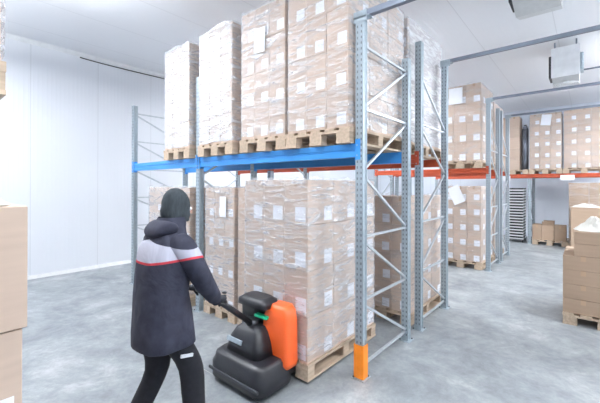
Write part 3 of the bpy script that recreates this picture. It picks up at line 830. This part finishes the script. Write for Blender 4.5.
    for z_, rx, ry, cy in prof:
        ring = []
        for k in range(40):
            a = 2*PI*k/40; ca, sa = math.cos(a), math.sin(a); e_ = 2/2.5
            w_ = noise.noise(V((ca*2.5, sa*2.5, z_*5)))*.012*(1 if z_ < 1.35 else .3)
            ring.append(b.verts.new((math.copysign(abs(ca)**e_, ca)*(rx+w_), cy+math.copysign(abs(sa)**e_, sa)*(ry+w_), z_)))
        rings.append(ring)
    inner = [b.verts.new((v.co.x*.94, .015+(v.co.y-.015)*.94, v.co.z+.01)) for v in rings[0]]
    top_in = [b.verts.new((v.co.x*.94, .015+(v.co.y-.015)*.94, .80)) for v in rings[0]]
    rings = [top_in, inner]+rings
    for p, q in zip(rings, rings[1:]):
        for k in range(40): b.faces.new((p[k], p[(k+1)%40], q[(k+1)%40], q[k])).smooth = True
    bmesh.ops.recalc_face_normals(b, faces=b.faces)
    me = bpy.data.meshes.new('jacket'); b.to_mesh(me); b.free(); me.materials.append(m)
    jk = link('jacket', me, t)
    # hood lying folded behind the neck
    hv = [V((-.11,.06,1.43)), V((-.085,-.02,1.44)), V((0,-.065,1.435)), V((.085,-.02,1.44)), V((.11,.06,1.43)), V((0,-.08,1.37))]
    skin('hood', hv, [(0,1),(1,2),(2,3),(3,4),(2,5)], [.035,.052,.062,.052,.035,.045], 'navy', jk, root=2)
    for w_, g_ in ((wR, gR), (wL, gL)):
        dd = (g_-w_).normalized()
        skin('cuff', [w_-dd*.03, w_+dd*.015], [(0,1)], [.047,.04], 'navy', jk)
    # beanie
    bn = bmesh.new(); rings = []
    prof = [(-.078,.090,0),(-.070,.099,0),(-.03,.106,0),(.0,.100,0),(.03,.101,0),(.07,.092,0),(.10,.072,0),(.122,.044,0),(.132,.012,0)]
    for zz, r, _ in prof:
        rings.append([bn.verts.new((r*.76*math.cos(2*PI*k/28), r*.95*math.sin(2*PI*k/28)-zz*.10, zz)) for k in range(28)])
    for a, c in zip(rings, rings[1:]):
        for k in range(28): bn.faces.new((a[k], a[(k+1)%28], c[(k+1)%28], c[k]))
    bn.faces.new(rings[-1]); bn.faces.new(rings[0][::-1])
    me = bpy.data.meshes.new('beanie'); bn.to_mesh(me); bn.free(); me.materials.append(M['knit'])
    for p in me.polygons: p.use_smooth = True
    be = link('beanie', me, t, hc+V((0,.0,.005))); be.rotation_euler = (-.18, 0, 0)
    # gloved hands closing on the loop
    for side, w_, g_ in ((1, wR, gR), (-1, wL, gL)):
        ax_ = HD                       # the grip runs roughly along d at the loop's sides
        pd = (g_-w_).normalized(); palm = g_+V((0,0,.028))
        across = ax_-pd*ax_.dot(pd); across.normalize()
        outn = pd.cross(across)
        if outn.z < 0: outn = -outn
        pw = w_
        hv = [pw, (pw+palm)/2+outn*.006, palm]; he = [(0,1),(1,2)]; hr = [(.030,.024),(.040,.022),(.040,.018)]
        ho = skin('hand', hv, he, hr, 'glove', t)
        fd = (g_-w_); fd.normalize()
        for k, ln in enumerate((.92, 1.0, .95, .78)):
            o0 = palm+across*((k-1.5)*.021)-fd*.012
            p1 = o0+fd*.034*ln+outn*.002; p2 = p1+(fd*.35-outn*.9)*.028*ln; p3 = p2+(-fd*.75-outn*.6)*.022*ln
            skin('finger', [o0, p1, p2, p3], [(0,1),(1,2),(2,3)], [.0095,.009,.0085,.007], 'glove', ho, sub=1)
        o0 = (pw+palm)/2-across*.025; p1 = o0+fd*.025-across*.022-outn*.012; p2 = p1+fd*.025-outn*.022+across*.006
        skin('thumb', [o0, p1, p2], [(0,1),(1,2)], [.012,.0105,.0085], 'glove', ho, sub=1)
    return t
person()

# ---------------------------------------------------------------- world, camera, view
w = bpy.data.worlds.new('World'); S.world = w; w.use_nodes = True
w.node_tree.nodes['Background'].inputs[0].default_value = (.8,.88,1,1); w.node_tree.nodes['Background'].inputs[1].default_value = .3
cd = bpy.data.cameras.new('Camera'); co = bpy.data.objects.new('Camera', cd); C.objects.link(co); S.camera = co
cd.sensor_width = 36; cd.lens = 340.438/600*36; cd.shift_y = -15.59/600; cd.clip_start = .05; cd.clip_end = 100
yw, pt, rl = [math.radians(a) for a in (40.298, .102, .131)]
F = Vector((-math.sin(yw)*math.cos(pt), math.cos(yw)*math.cos(pt), math.sin(pt))); R0 = Vector((math.cos(yw), math.sin(yw), 0)); U0 = R0.cross(F)
Rr = R0*math.cos(rl)+U0*math.sin(rl); Uu = -R0*math.sin(rl)+U0*math.cos(rl)
mt = Matrix((Rr, Uu, -F)).transposed().to_4x4(); mt.translation = Vector((1.549, -2.672, 1.7)); co.matrix_world = mt
S.view_settings.view_transform = 'Standard'; S.view_settings.look = 'None'; S.view_settings.gamma = 1; S.view_settings.use_curve_mapping = False
S.view_settings.exposure = 0.03
